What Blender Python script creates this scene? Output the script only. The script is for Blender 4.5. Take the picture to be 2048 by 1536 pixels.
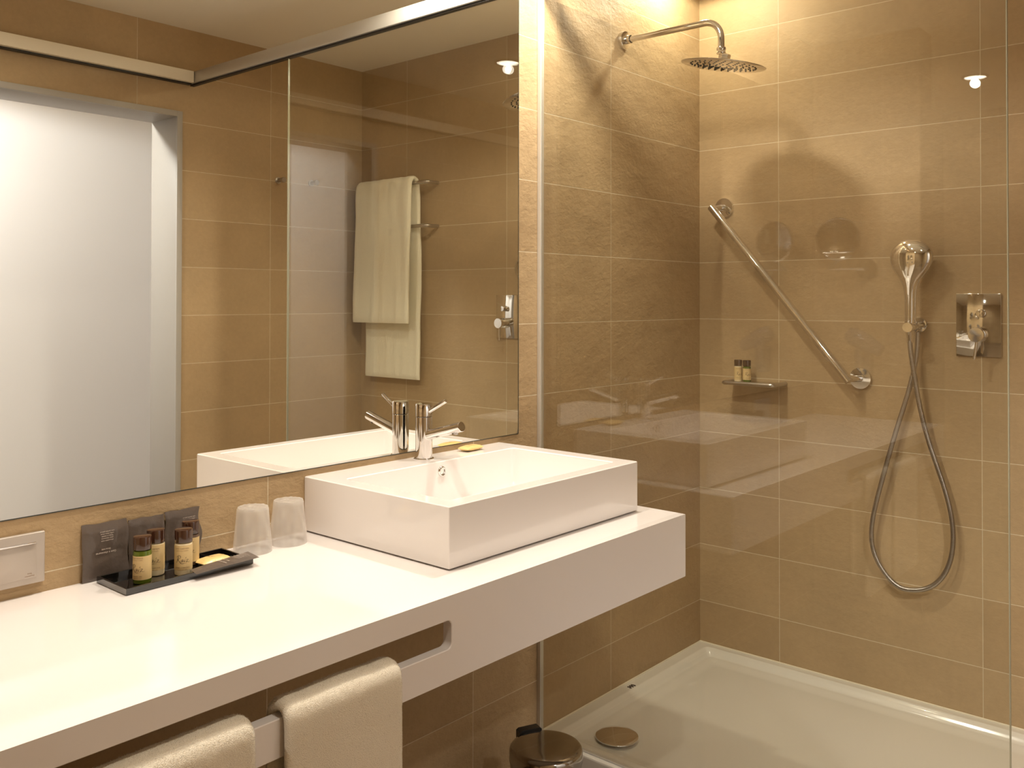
import bpy, bmesh, math, random
from mathutils import Vector, Matrix, noise
PI = math.pi
C = bpy.context.scene.collection
random.seed(7)
for o in list(bpy.data.objects): bpy.data.objects.remove(o, do_unlink=True)

# ------------------------------------------------------------------ camera
def make_camera():
    yaw, pit, rol = 0.7133, 0.0123, 0.0014
    fw = Vector((math.cos(yaw)*math.cos(pit), math.sin(yaw)*math.cos(pit), math.sin(pit)))
    r0 = Vector((math.sin(yaw), -math.cos(yaw), 0)); u0 = r0.cross(fw)
    r = math.cos(rol)*r0 + math.sin(rol)*u0; u = -math.sin(rol)*r0 + math.cos(rol)*u0
    cd = bpy.data.cameras.new('camera'); co = bpy.data.objects.new('camera', cd); C.objects.link(co)
    M = Matrix((r, u, -fw)).transposed().to_4x4(); M.translation = (-2.9085, -1.6281, 0.2675)
    co.matrix_world = M
    cd.sensor_width = 36; cd.lens = 1824.02/2048*36; cd.shift_y = -191.4/2048; cd.clip_start = 0.02
    bpy.context.scene.camera = co
make_camera()
sc = bpy.context.scene
sc.view_settings.view_transform = 'Standard'; sc.view_settings.look = 'None'
sc.view_settings.gamma = 1; sc.view_settings.use_curve_mapping = False
sc.view_settings.exposure = 0.14
w = bpy.data.worlds.new('world'); sc.world = w; w.use_nodes = True
w.node_tree.nodes['Background'].inputs[0].default_value = (1, .86, .68, 1)
w.node_tree.nodes['Background'].inputs[1].default_value = 0.05

CEIL = 1.389; FLOOR = -1.055; YD = -1.872; XG = -0.912; XC = -2.834
WARM = (1.0, .915, .78)
# ------------------------------------------------------------------ lamps (ceiling downlights, one of them an added fill: position, watts, cone degrees, blend, colour)
LAMPS = [
    ('spot', (-1.09, -0.31), 54, 152, .45, WARM),
    ('spot', (-0.28, -0.14), 10, 178, .15, (1.0, .92, .70)),
    ('spot', (-2.10, -0.31), 47, 135, .5, WARM),
    ('room', (-2.15, -1.20), 29, 165, .70, WARM),  # added fill lamp, no known fixture; brightens counter front, towels and far walls
    ('room', (-3.88, -0.40), 36, 165, .70, (1, .94, .84)),
    ('hall', (-1.95, -2.40), 108, 179, .15, (1.0, 1.0, .99)),
]
# ------------------------------------------------------------------ materials
def nt(name):
    m = bpy.data.materials.new(name); m.use_nodes = True; t = m.node_tree
    return m, t, t.nodes['Principled BSDF'], t.nodes['Material Output']
def L(t, a, b): t.links.new(a, b)
def math_(t, op, a, b=None, clamp=False):
    n = t.nodes.new('ShaderNodeMath'); n.operation = op; n.use_clamp = clamp
    for i, v in enumerate((a, b)):
        if v is None: continue
        if isinstance(v, (int, float)): n.inputs[i].default_value = v
        else: L(t, v, n.inputs[i])
    return n.outputs[0]
def noise_(t, vec, scale, detail=4, rough=.5, typ=None):
    n = t.nodes.new('ShaderNodeTexNoise'); n.inputs['Scale'].default_value = scale
    n.inputs['Detail'].default_value = detail; n.inputs['Roughness'].default_value = rough
    if typ: n.noise_type = typ
    if vec: L(t, vec, n.inputs['Vector'])
    return n.outputs[0]
def simple(name, col, rough=.5, metal=0, spec=.5, coat=0, bump=None, sheen=0, trans=0, var=0):
    m, t, p, o = nt(name)
    p.inputs['Base Color'].default_value = (*col, 1); p.inputs['Roughness'].default_value = rough
    p.inputs['Metallic'].default_value = metal; p.inputs['Specular IOR Level'].default_value = spec
    p.inputs['Coat Weight'].default_value = coat; p.inputs['Coat Roughness'].default_value = .06
    p.inputs['Sheen Weight'].default_value = sheen; p.inputs['Transmission Weight'].default_value = trans
    tc = t.nodes.new('ShaderNodeTexCoord').outputs['Object']
    nz = noise_(t, tc, (bump[0] if bump else 30), 4)
    if bump:
        b = t.nodes.new('ShaderNodeBump'); b.inputs['Strength'].default_value = bump[1]; b.inputs['Distance'].default_value = bump[2]
        L(t, nz, b.inputs['Height']); L(t, b.outputs[0], p.inputs['Normal'])
    if var:
        nn = noise_(t, tc, 9, 5)
        mx = t.nodes.new('ShaderNodeMix'); mx.data_type = 'RGBA'
        mx.inputs['A'].default_value = (*[c*(1-var) for c in col], 1); mx.inputs['B'].default_value = (*[min(1, c*(1+var)) for c in col], 1)
        L(t, nn, mx.inputs['Factor']); L(t, mx.outputs['Result'], p.inputs['Base Color'])
    return m
def tile_mat(name, axis, off, relief):
    """stack-bond stoneware: axis = wall direction, off = offset of the joints"""
    m, t, p, o = nt(name)
    tc = t.nodes.new('ShaderNodeTexCoord').outputs['Object']
    sx = t.nodes.new('ShaderNodeSeparateXYZ'); L(t, tc, sx.inputs[0])
    u = math_(t, 'ADD', sx.outputs[axis], off + 6.235*2)
    v = math_(t, 'ADD', sx.outputs[2], 4.0)
    cb = t.nodes.new('ShaderNodeCombineXYZ'); L(t, u, cb.inputs[0]); L(t, v, cb.inputs[1])
    br = t.nodes.new('ShaderNodeTexBrick'); L(t, cb.outputs[0], br.inputs['Vector'])
    br.offset = 0; br.squash = 1
    for k, val in (('Scale', 1), ('Mortar Size', .0013), ('Mortar Smooth', .3), ('Bias', 0), ('Brick Width', .6235), ('Row Height', .2)):
        br.inputs[k].default_value = val
    br.inputs['Color1'].default_value = (.395, .272, .146, 1); br.inputs['Color2'].default_value = (.445, .316, .176, 1)
    br.inputs['Mortar'].default_value = (.66, .55, .38, 1)
    n1 = noise_(t, tc, 3.2, 6, .6)
    n2 = noise_(t, tc, 55, 5, .7)
    f = math_(t, 'ADD', math_(t, 'MULTIPLY', n1, .42), math_(t, 'MULTIPLY', n2, .24))
    f = math_(t, 'ADD', f, .67)
    mv = t.nodes.new('ShaderNodeVectorMath'); mv.operation = 'SCALE'; L(t, br.outputs['Color'], mv.inputs[0]); L(t, f, mv.inputs['Scale'])
    L(t, mv.outputs[0], p.inputs['Base Color'])
    p.inputs['Roughness'].default_value = .55; p.inputs['Specular IOR Level'].default_value = .3
    # relief
    mp = t.nodes.new('ShaderNodeMapping'); L(t, tc, mp.inputs[0]); mp.inputs['Scale'].default_value = (1, 1, 1.5)
    mp.inputs['Rotation'].default_value = (.35, .35, 0)
    r1 = noise_(t, mp.outputs[0], 6, 6, .56); r2 = noise_(t, mp.outputs[0], 70, 4, .65)
    n = t.nodes.new('ShaderNodeTexNoise'); n.noise_type = 'RIDGED_MULTIFRACTAL'; n.inputs['Scale'].default_value = 9; n.inputs['Detail'].default_value = 3
    L(t, mp.outputs[0], n.inputs['Vector'])
    h = math_(t, 'ADD', math_(t, 'MULTIPLY', r1, .85), math_(t, 'MULTIPLY', r2, .14))
    h = math_(t, 'SUBTRACT', h, math_(t, 'MULTIPLY', math_(t, 'MINIMUM', n.outputs[0], 1.6), .04))
    h = math_(t, 'MULTIPLY', h, relief)
    h = math_(t, 'SUBTRACT', h, math_(t, 'MULTIPLY', br.outputs['Fac'], .10))
    b = t.nodes.new('ShaderNodeBump'); b.inputs['Strength'].default_value = 1; b.inputs['Distance'].default_value = .010
    L(t, h, b.inputs['Height']); L(t, b.outputs[0], p.inputs['Normal'])
    return m
def thin_glass(name, tint, f0=.045, film=None):
    """thin clear sheet: straight-through transmission plus Schlick reflection"""
    m = bpy.data.materials.new(name); m.use_nodes = True; t = m.node_tree; t.nodes.clear()
    o = t.nodes.new('ShaderNodeOutputMaterial'); tr = t.nodes.new('ShaderNodeBsdfTransparent'); gl = t.nodes.new('ShaderNodeBsdfGlossy')
    tr.inputs[0].default_value = (*tint, 1); gl.inputs['Roughness'].default_value = 0.0; gl.inputs[0].default_value = (1, 1, 1, 1)
    g = t.nodes.new('ShaderNodeNewGeometry'); d = t.nodes.new('ShaderNodeVectorMath'); d.operation = 'DOT_PRODUCT'
    L(t, g.outputs['Normal'], d.inputs[0]); L(t, g.outputs['Incoming'], d.inputs[1])
    c = math_(t, 'ABSOLUTE', d.outputs['Value']); x = math_(t, 'SUBTRACT', 1, c, True); x = math_(t, 'POWER', x, 5)
    x = math_(t, 'ADD', math_(t, 'MULTIPLY', x, 1-f0), f0)
    mx = t.nodes.new('ShaderNodeMixShader'); L(t, x, mx.inputs[0]); L(t, tr.outputs[0], mx.inputs[1]); L(t, gl.outputs[0], mx.inputs[2])
    out = mx.outputs[0]
    if film:
        df = t.nodes.new('ShaderNodeBsdfPrincipled'); df.inputs['Base Color'].default_value = (*film[0], 1); df.inputs['Roughness'].default_value = .25
        tl = t.nodes.new('ShaderNodeBsdfTranslucent'); tl.inputs[0].default_value = (*film[0], 1)
        m2 = t.nodes.new('ShaderNodeMixShader'); m2.inputs[0].default_value = .5; L(t, df.outputs[0], m2.inputs[1]); L(t, tl.outputs[0], m2.inputs[2])
        tc = t.nodes.new('ShaderNodeTexCoord').outputs['Object']
        mp = t.nodes.new('ShaderNodeMapping'); L(t, tc, mp.inputs[0]); mp.inputs['Scale'].default_value = (1, 1, .45)
        nz = noise_(t, mp.outputs[0], 45, 3, .5, 'RIDGED_MULTIFRACTAL')
        b = t.nodes.new('ShaderNodeBump'); b.inputs['Strength'].default_value = .9; b.inputs['Distance'].default_value = .002; L(t, nz, b.inputs['Height'])
        for q in (df.inputs['Normal'], tl.inputs['Normal'], gl.inputs['Normal']): L(t, b.outputs[0], q)
        fz = math_(t, 'MULTIPLY', nz, film[1]); fz = math_(t, 'ADD', fz, film[2], True)
        m3 = t.nodes.new('ShaderNodeMixShader'); L(t, fz, m3.inputs[0]); L(t, out, m3.inputs[1]); L(t, m2.outputs[0], m3.inputs[2]); out = m3.outputs[0]
    L(t, out, o.inputs[0])
    return m
M = {}
M['tileA'] = tile_mat('slate_tile_a', 0, .5549, 1.0)
M['tileB'] = tile_mat('slate_tile_b', 1, .2987, .55)
M['tileD'] = tile_mat('slate_tile_d', 0, .5257, .35)
M['tileC'] = tile_mat('slate_tile_c', 1, .30, .35)
M['ceil'] = simple('ceiling_paint', (.90, .84, .72), .8, bump=(60, .1, .001))
M['floor'] = simple('floor_stone', (.22, .15, .09), .5, bump=(30, .3, .002), var=.15)
M['hall'] = simple('hall_paint', (.80, .785, .775), .7, bump=(120, .15, .001))
M['lining'] = simple('door_lining_paint', (.38, .35, .31), .45)
M['white'] = simple('solid_surface', (.86, .81, .785), .12, coat=.5, bump=(8, .02, .001))
M['ceramic'] = simple('tray_acrylic', (.65, .60, .51), .16, coat=.5)
M['chrome'] = simple('chrome', (.78, .76, .74), .05, 1)
M['chromed'] = simple('dark_chrome', (.42, .40, .38), .08, 1)
M['steel'] = simple('satin_steel', (.52, .49, .46), .28, 1)
M['hose'] = simple('hose_steel', (.40, .365, .33), .3, 1)
M['alu'] = simple('brushed_aluminium', (.66, .63, .58), .38, .55, bump=(200, .1, .0005))
M['pelmet'] = simple('champagne_pelmet', (.80, .72, .58), .5)
M['mirror'] = simple('silvered_mirror', (.93, .93, .89), .0, 1)
M['mirror_edge'] = simple('mirror_edge', (.03, .035, .03), .3)
M['glass'] = thin_glass('screen_glass', (.983, .990, .975), .056)
M['glass_edge'] = simple('glass_edge_green', (.36, .34, .24), .15, 0, .6)
M['tumbler'] = thin_glass('tumbler_glass', (.97, .97, .97))
M['wrap'] = thin_glass('plastic_wrap', (.98, .98, .98), .05, ((.98, .94, .90), .38, .34))
M['black'] = simple('black_acrylic', (.006, .005, .005), .06, coat=1)
M['rubber'] = simple('black_plastic', (.015, .013, .012), .4)
M['cap'] = simple('brown_cap', (.045, .016, .008), .12, coat=.8)
M['green'] = simple('green_liquid', (.085, .12, .008), .15, coat=.5)
M['cream'] = simple('cream_liquid', (.74, .62, .40), .2, coat=.5)
M['amber'] = simple('brown_liquid', (.10, .055, .03), .2, coat=.5)
M['label'] = simple('parchment_label', (.68, .50, .24), .45, var=.18, bump=(40, .05, .0005))
M['ink'] = simple('dark_ink', (.03, .012, .006), .6)
M['ink2'] = simple('faded_ink', (.30, .18, .09), .6)
M['pale_ink'] = simple('pale_print', (.70, .60, .52), .6)
M['sachet'] = simple('brown_sachet', (.105, .080, .066), .30, coat=.15, bump=(35, .6, .004))
M['soap'] = simple('yellow_soap_wrap', (.80, .55, .22), .3, coat=.3, bump=(70, .6, .003), var=.1)
M['towel'] = simple('cotton_terry', (.90, .82, .68), .95, spec=.1, sheen=.25, bump=(700, .9, .0016), var=.06)
M['towel2'] = simple('cotton_bath_towel', (.90, .85, .68), .95, sheen=.3, bump=(260, .6, .002))
M['switch'] = simple('silver_plastic', (.50, .44, .39), .35, .35, bump=(300, .1, .0004))
M['lamp_ring'] = simple('lamp_ring', (.7, .7, .7), .2, 1)
M['hairdryer'] = simple('dryer_shell', (.16, .14, .13), .12, coat=1)
def emit(name, col, s):
    m = bpy.data.materials.new(name); m.use_nodes = True; t = m.node_tree; t.nodes.clear()
    o = t.nodes.new('ShaderNodeOutputMaterial'); e = t.nodes.new('ShaderNodeEmission'); e.inputs[0].default_value = (*col, 1); e.inputs[1].default_value = s
    L(t, e.outputs[0], o.inputs[0]); return m
M['bulb'] = emit('lamp_lens', (1, .9, .72), 12)

# ------------------------------------------------------------------ mesh helpers
class MB:
    def __init__(s): s.bm = bmesh.new()
    def add(s, vs, fs):
        v = [s.bm.verts.new(p) for p in vs]
        for f in fs:
            try: s.bm.faces.new([v[i] for i in f])
            except ValueError: pass
        return v
    def box(s, x0, x1, y0, y1, z0, z1, bev=0, seg=2):
        b = bmesh.new()
        v = [b.verts.new((x, y, z)) for x in (x0, x1) for y in (y0, y1) for z in (z0, z1)]
        for f in ((0, 1, 3, 2), (4, 6, 7, 5), (0, 4, 5, 1), (2, 3, 7, 6), (0, 2, 6, 4), (1, 5, 7, 3)): b.faces.new([v[i] for i in f])
        bmesh.ops.recalc_face_normals(b, faces=b.faces)
        if bev: bmesh.ops.bevel(b, geom=list(b.edges), offset=bev, segments=seg, profile=.5, affect='EDGES')
        s.merge(b); return s
    def merge(s, b, mat=None):
        b.verts.index_update()
        vs = [(mat @ v.co if mat else v.co.copy()) for v in b.verts]
        s.add(vs, [[v.index for v in f.verts] for f in b.faces]); b.free()
    def rings(s, rings, closed=True, cap0=True, cap1=True, loop=False):
        n = len(rings[0]); vs = [p for r in rings for p in r]; fs = []
        R = len(rings)
        for i in range(R if loop else R-1):
            j = (i+1) % R
            for k in range(n if closed else n-1):
                l = (k+1) % n
                fs.append((i*n+k, i*n+l, j*n+l, j*n+k))
        if closed and not loop:
            if cap0: fs.append(tuple(range(n))[::-1])
            if cap1: fs.append(tuple((R-1)*n+k for k in range(n)))
        s.add(vs, fs); return s
    def tube(s, pts, r, n=16, loop=False, cap=True):
        pts = [Vector(p) for p in pts]; N = len(pts)
        rr = r if isinstance(r, (list, tuple)) else [r]*N
        T = []
        for i in range(N):
            a = pts[i-1] if (i or loop) else pts[0]; b = pts[(i+1) % N] if (i < N-1 or loop) else pts[-1]
            T.append((b-a).normalized())
        up = Vector((0, 0, 1)) if abs(T[0].z) < .9 else Vector((1, 0, 0))
        nrm = (up - T[0]*up.dot(T[0])).normalized(); out = []
        for i in range(N):
            nrm = (nrm - T[i]*nrm.dot(T[i])).normalized(); bn = T[i].cross(nrm)
            out.append([pts[i] + (nrm*math.cos(2*PI*k/n) + bn*math.sin(2*PI*k/n))*rr[i] for k in range(n)])
        s.rings(out, cap0=cap, cap1=cap, loop=loop); return s
    def lathe(s, prof, org=(0, 0, 0), axis=(0, 0, 1), n=48, ref=None):
        ax = Vector(axis).normalized(); org = Vector(org)
        a = Vector(ref) if ref else (Vector((1, 0, 0)) if abs(ax.x) < .9 else Vector((0, 1, 0)))
        a = (a - ax*a.dot(ax)).normalized(); b = ax.cross(a)
        rings = []; start = None; end = None
        pr = list(prof)
        rings = [[org + ax*h + (a*math.cos(2*PI*k/n) + b*math.sin(2*PI*k/n))*max(r, 1e-5) for k in range(n)] for r, h in pr]
        s.rings(rings, cap0=True, cap1=True); return s
    def build(s, name, mat, parent=None, angle=35, label=None):
        bmesh.ops.recalc_face_normals(s.bm, faces=s.bm.faces)
        me = bpy.data.meshes.new(name); 
        off = Vector((0, 0, 0)); q = parent
        while q is not None: off += q.location; q = q.parent
        if parent is not None:
            for v in s.bm.verts: v.co -= off
            o = bpy.data.objects.new(name, me); o.parent = parent
        else:
            c = Vector((0, 0, 0))
            o = bpy.data.objects.new(name, me)
        s.bm.to_mesh(me); s.bm.free(); me.materials.append(mat)
        for p in me.polygons: p.use_smooth = True
        me.set_sharp_from_angle(angle=math.radians(angle))
        C.objects.link(o)
        if label: o['label'] = label
        return o
def bez(p0, p1, p2, n=8):
    p0, p1, p2 = Vector(p0), Vector(p1), Vector(p2)
    return [p0*(1-t)**2 + p1*2*t*(1-t) + p2*t*t for t in [i/n for i in range(n+1)]]
def catmull(P, n=8):
    P = [Vector(p) for p in P]; out = []
    for i in range(len(P)-1):
        a = P[max(i-1, 0)]; b = P[i]; c = P[i+1]; d = P[min(i+2, len(P)-1)]
        for k in range(n):
            t = k/n
            out.append(.5*((2*b) + (c-a)*t + (2*a-5*b+4*c-d)*t*t + (3*b-a-3*c+d)*t**3))
    out.append(P[-1]); return out
def tag(o, label, cat, group=None):
    o['label'] = label; o['category'] = cat
    if group: o['group'] = group
    return o
def thing(name, label, cat, loc=(0, 0, 0), group=None):
    o = bpy.data.objects.new(name, None); o.empty_display_size = .02; o.location = loc; C.objects.link(o)
    return tag(o, label, cat, group)
def struct(o): o['kind'] = 'structure'; return o
def box_obj(name, dims, mat, parent=None, bev=0, label=None): return MB().box(*dims, bev).build(name, mat, parent, label=label)
_tc = {}
def text_geo(s, size, shear=0.0, offset=0.0):
    cu = bpy.data.curves.new('t', 'FONT'); cu.body = s; cu.size = size; cu.shear = shear; cu.align_x = 'CENTER'; cu.align_y = 'CENTER'
    cu.offset = offset; cu.resolution_u = 2
    o = bpy.data.objects.new('t', cu); C.objects.link(o); dg = bpy.context.evaluated_depsgraph_get(); dg.update()
    me = bpy.data.meshes.new_from_object(o.evaluated_get(dg))
    vs = [v.co.copy() for v in me.vertices]; fs = [tuple(p.vertices) for p in me.polygons]
    bpy.data.objects.remove(o); bpy.data.curves.remove(cu); bpy.data.meshes.remove(me)
    return vs, fs

# ================================================================== SETTING
T = .12
struct(box_obj('floor', (-4.9, .2, -3.4, .2, FLOOR-.1, FLOOR), M['floor']))
struct(box_obj('ceiling', (-4.9, .2, -3.4, .2, CEIL, CEIL+.1), M['ceil']))
struct(box_obj('wall_back', (-4.9, T, 0, T, FLOOR, CEIL), M['tileA']))
struct(box_obj('wall_right', (0, T, YD-T, 0, FLOOR, CEIL), M['tileB']))
# wall_front with the doorway
DX0, DX1, DZ = -1.90, -.968, 1.032
b = MB(); b.box(DX1+.004, T, YD-T, YD, FLOOR, CEIL); b.box(-4.9, DX0-.004, YD-T, YD, FLOOR, CEIL); b.box(DX0-.004, DX1+.004, YD-T, YD, DZ+.004, CEIL)
struct(b.build('wall_front', M['tileD']))
struct(box_obj('wall_left', (XC-.16, XC, -.45, 0, FLOOR, CEIL), M['tileC']))
struct(box_obj('wall_far', (-4.9, -4.78, YD, 0, FLOOR, CEIL), M['tileC']))
struct(box_obj('wall_hall', (-3.3, .2, -3.40, -3.28, FLOOR, CEIL), M['hall']))
struct(box_obj('wall_hall_side', (-3.3, -3.18, -3.28, YD-T, FLOOR, CEIL), M['hall']))
struct(box_obj('wall_hall_end', (.08, .2, -3.28, YD-T, FLOOR, CEIL), M['hall']))
# doorway lining + white flush panel behind
d = bpy.data.objects.new('door_1', None); d.location = (DX1, YD, FLOOR); C.objects.link(d); struct(d)
dy0 = YD-.20
def liner(x0, x1, z0, z1): return (x0, x1, dy0, YD+.008, z0, z1)
MB().box(DX1-.014, DX1+.003, dy0, YD+.0001, FLOOR, DZ+.003, .001).build('jamb', M['lining'], d)
MB().box(DX0-.003, DX0+.014, dy0, YD+.0001, FLOOR, DZ+.003, .001).build('jamb', M['lining'], d)
MB().box(DX0, DX1, dy0, YD+.0001, DZ-.014, DZ+.003, .001).build('head_jamb', M['lining'], d)

b = MB()
for x0, x1, z0, z1 in ((DX1-.0145, DX1+.009, FLOOR, DZ+.009), (DX0-.009, DX0+.0145, FLOOR, DZ+.009), (DX0+.0145, DX1-.0145, DZ-.0145, DZ+.009)): b.box(x0, x1, YD+.0003, YD+.012, z0, z1, .001)
b.build('edge_trim', M['lining'], d)

# ================================================================== CEILING LAMPS
LBL = {0: 'recessed ceiling spotlight above the white washbasin', 1: 'recessed ceiling spotlight inside the shower by the corner',
       2: 'recessed ceiling spotlight above the left part of the counter', 3: 'added fill spotlight on the ceiling in the middle of the bathroom',
       4: 'recessed ceiling spotlight past the short tiled side wall', 5: 'recessed ceiling spotlight in the white hallway'}
for i, (kind, (x, y), P, cone, blend, col) in enumerate(LAMPS):
    r = thing('recessed_ceiling_spotlight', LBL[i], 'ceiling light', (x, y, CEIL), 'recessed ceiling spotlights')
    MB().lathe([(.050, -.001), (.050, -.006), (.054, -.009), (.062, -.006), (.064, 0), (.05, 0)], (x, y, CEIL), n=40).build('trim_ring', M['lamp_ring'], r)
    MB().lathe([(.001, -.003), (.048, -.003), (.049, -.001), (.001, -.001)], (x, y, CEIL), n=32).build('lens', M['bulb'], r)
    ld = bpy.data.lights.new('spot', 'SPOT'); ld.energy = P*1.0; ld.spot_size = math.radians(cone); ld.spot_blend = blend
    ld.color = col; ld.shadow_soft_size = (.055, .022, .03, .022, .022, .08)[i]
    lo = bpy.data.objects.new('lamp_light', ld); lo.parent = r; lo.location = (0, 0, -.035); C.objects.link(lo)

# ================================================================== MIRROR
MX0, MX1, MZ0, MZ1 = -2.825, -1.003, -.099, 1.13
r = thing('wall_mirror', 'large frameless wall mirror above the white counter', 'mirror', ((MX0+MX1)/2, 0, MZ0))
MB().box(MX0, MX1, -.0018, -.0006, MZ0, MZ1).build('mirror_glass', M['mirror'], r)
b = MB(); b.box(MX0-.001, MX1+.0018, -.0022, -.0002, MZ0-.0018, MZ0-.0002); b.box(MX1+.0002, MX1+.002, -.0022, -.0002, MZ0, MZ1)
b.build('mirror_edge', M['mirror_edge'], r)

# ================================================================== COUNTER
ZC, YF, XE = -.2325, -.538, -1.029; ZB = -.377
r = thing('vanity_counter', 'long glossy white wall-hung counter with a towel slot in its front', 'counter', (-1.9, -.27, ZB))
b = MB(); b.box(XC, XE, YF+.0200, 0, ZC-.022, ZC, 0); b.build('worktop', M['white'], r)
# front apron with rounded slot (profile in x-z, extruded in y)
def apron():
    b = bmesh.new(); SX0, SX1, SZ0, SZ1, rad = -2.70, -1.803, -.322, -.274, .011
    def rect(x0, x1, z0, z1, rr, n=8):
        pts = []
        for cx, cz, a0 in ((x1-rr, z1-rr, 0), (x0+rr, z1-rr, 90), (x0+rr, z0+rr, 180), (x1-rr, z0+rr, 270)):
            for k in range(n+1):
                a = math.radians(a0+90*k/n); pts.append((cx+rr*math.cos(a), cz+rr*math.sin(a)))
        return pts
    ro, ri = rect(XC, XE, ZB, ZC, .0012), rect(SX0, SX1, SZ0, SZ1, rad); n = len(ro)
    m = MB(); ys = [(YF, 0), (YF+.0015, 1), (YF+.020, 1)]
    vo = [(x, YF, z) for x, z in ro]; vob = [(x, YF+.020, z) for x, z in ro]
    ri0 = rect(SX0-.0012, SX1+.0012, SZ0-.0012, SZ1+.0012, rad)
    vi0 = [(x, YF, z) for x, z in ri0]; vi = [(x, YF+.0012, z) for x, z in ri]; vib = [(x, YF+.020, z) for x, z in ri]
    V = vob+vo+vi0+vi+vib; F = []
    for a in range(5):
        c = (a+1) % 5
        for k in range(n):
            l = (k+1) % n; F.append((a*n+k, a*n+l, c*n+l, c*n+k))
    m.add(V, F); return m
apron().build('front_panel', M['white'], r)
box_obj('end_panel', (XE-.020, XE, YF+.0200, 0, ZB, ZC-.0220), M['white'], r)

# ================================================================== WASHBASIN
BX0, BX1, BY, BZ = -1.711, -1.081, -.440, -.114
ix0, ix1, iy0, iy1 = BX0+.040, BX1-.045, BY+.036, -.090
r = thing('washbasin', 'rectangular white washbasin standing on the counter', 'washbasin', ((BX0+BX1)/2, BY/2, ZC))
def basin():
    m = MB()
    def rect(x0, x1, y0, y1, z, rr, n=5):
        pts = []
        for cx, cy, a0 in ((x1-rr, y1-rr, 0), (x0+rr, y1-rr, 90), (x0+rr, y0+rr, 180), (x1-rr, y0+rr, 270)):
            for k in range(n+1):
                a = math.radians(a0+90*k/n); pts.append(Vector((cx+rr*math.cos(a), cy+rr*math.sin(a), z)))
        return pts
    e = .0018; R = [rect(BX0+.004, BX1-.004, BY+.004, -.005, ZC+.001, .002), rect(BX0, BX1, BY, -.001, ZC+.004, .002), rect(BX0, BX1, BY, -.001, BZ-e, .002), rect(BX0+e, BX1-e, BY+e, -.001-e, BZ, .002)]
    zb = ZC+.018
    R += [rect(ix0-e, ix1+e, iy0-e, iy1+e, BZ, .010), rect(ix0, ix1, iy0, iy1, BZ-e, .010), rect(ix0+.004, ix1-.004, iy0+.004, iy1-.004, zb+.02, .014),
          rect(ix0+.010, ix1-.010, iy0+.010, iy1-.010, zb+.006, .02), rect(ix0+.028, ix1-.028, iy0+.028, iy1-.028, zb, .03)]
    m.rings(R); return m
basin().build('bowl', M['white'], r)
MB().lathe([(.0070, .0010), (.0078, .0034), (.0094, .0044), (.0110, .0034), (.0122, .0010), (.0124, -.001), (.0070, -.001)], (-1.385, iy1-.0012, BZ-.024), (0, -1, 0), 32).build('overflow_ring', M['chrome'], r)
MB().lathe([(.0001, .0008), (.0074, .0008), (.0074, -.001), (.0001, -.001)], (-1.385, iy1-.0006, BZ-.024), (0, -1, 0), 24).build('overflow_hole', M['chromed'], r)
MB().lathe([(.001, .004), (.018, .005), (.027, .002), (.028, -.0), (.001, 0)], (-1.395, -.25, ZC+.018), n=40).build('drain_plug', M['chrome'], r)

# ================================================================== FAUCET
fx, fy = -1.397, -.043
r = thing('basin_faucet', 'chrome single-lever faucet on the back rim of the washbasin', 'faucet', (fx, fy, BZ))
MB().lathe([(.024, 0), (.0245, .001), (.0245, .003), (.0235, .0042), (.020, .0045), (.020, 0)], (fx, fy, BZ), n=48).build('base_ring', M['chrome'], r)
MB().lathe([(.0202, .004), (.0202, .1015), (.0198, .102), (.001, .102)], (fx, fy, BZ), n=64).build('body', M['chrome'], r)
MB().lathe([(.001, .1025), (.0195, .1028), (.0206, .1034), (.0206, .1315), (.0196, .133), (.001, .1334)], (fx, fy, BZ), n=64).build('cartridge_cap', M['chrome'], r)
s0 = Vector((fx, fy-.010, BZ+.058)); s1 = Vector((-1.395, -.166, -.025)); ax = (s1-s0).normalized(); ln = (s1-s0).length
sp = MB().lathe([(.0118, 0), (.0118, ln-.001), (.0110, ln), (.001, ln)], s0, ax, 40).build('spout', M['chrome'], r)
ap = s0+ax*(ln-.020)
MB().lathe([(.001, .014), (.0075, .014), (.0075, .006), (.001, .006)], ap, (0, .15, -1), 28).build('aerator', M['chromed'], sp)
l0 = Vector((fx, fy-.018, .002)); l1 = Vector((-1.393, -.113, .0305)); ax = (l1-l0).normalized(); ln = (l1-l0).length
MB().lathe([(.0048, 0), (.0048, ln-.001), (.0042, ln), (.001, ln)], l0, ax, 28).build('lever', M['chrome'], r)

# ================================================================== SOAP PACKETS (pillow pouches)
def pouch(cx, cy, z0, lx, ly, th, rot, crimp=True, seed=0, tilt=0):
    m = MB(); nx, ny = 22, 12; top = []; bot = []
    rng = random.Random(seed); ca, sa = math.cos(rot), math.sin(rot)
    def P(u, v, s):
        e = max(0, 1-abs(u)**3.5)**.6 * max(0, 1-abs(v)**3)**.6
        z = th*.5*(1 + s*e) + .0012*noise.noise(Vector((u*3+seed, v*3, s)))*e
        x, y = u*lx/2, v*ly/2*(1+.03*noise.noise(Vector((u*4, v, seed+5))))
        return (cx+x*ca-y*sa, cy+x*sa+y*ca, z0+z+tilt*x)
    vs = []; 
    for s in (1, -1):
        for i in range(nx+1):
            for j in range(ny+1): vs.append(P(-1+2*i/nx, -1+2*j/ny, s))
    N = (nx+1)*(ny+1); fs = []
    for s in (0, 1):
        for i in range(nx):
            for j in range(ny):
                a = s*N+i*(ny+1)+j; fs.append((a, a+1, a+ny+2, a+ny+1))
    m.add(vs, fs); bmesh.ops.remove_doubles(m.bm, verts=m.bm.verts, dist=.00005); return m
r = thing('soap_packet', 'yellow wrapped soap packet on the washbasin rim beside the faucet', 'soap', (-1.228, -.036, BZ), 'wrapped soaps')
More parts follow.
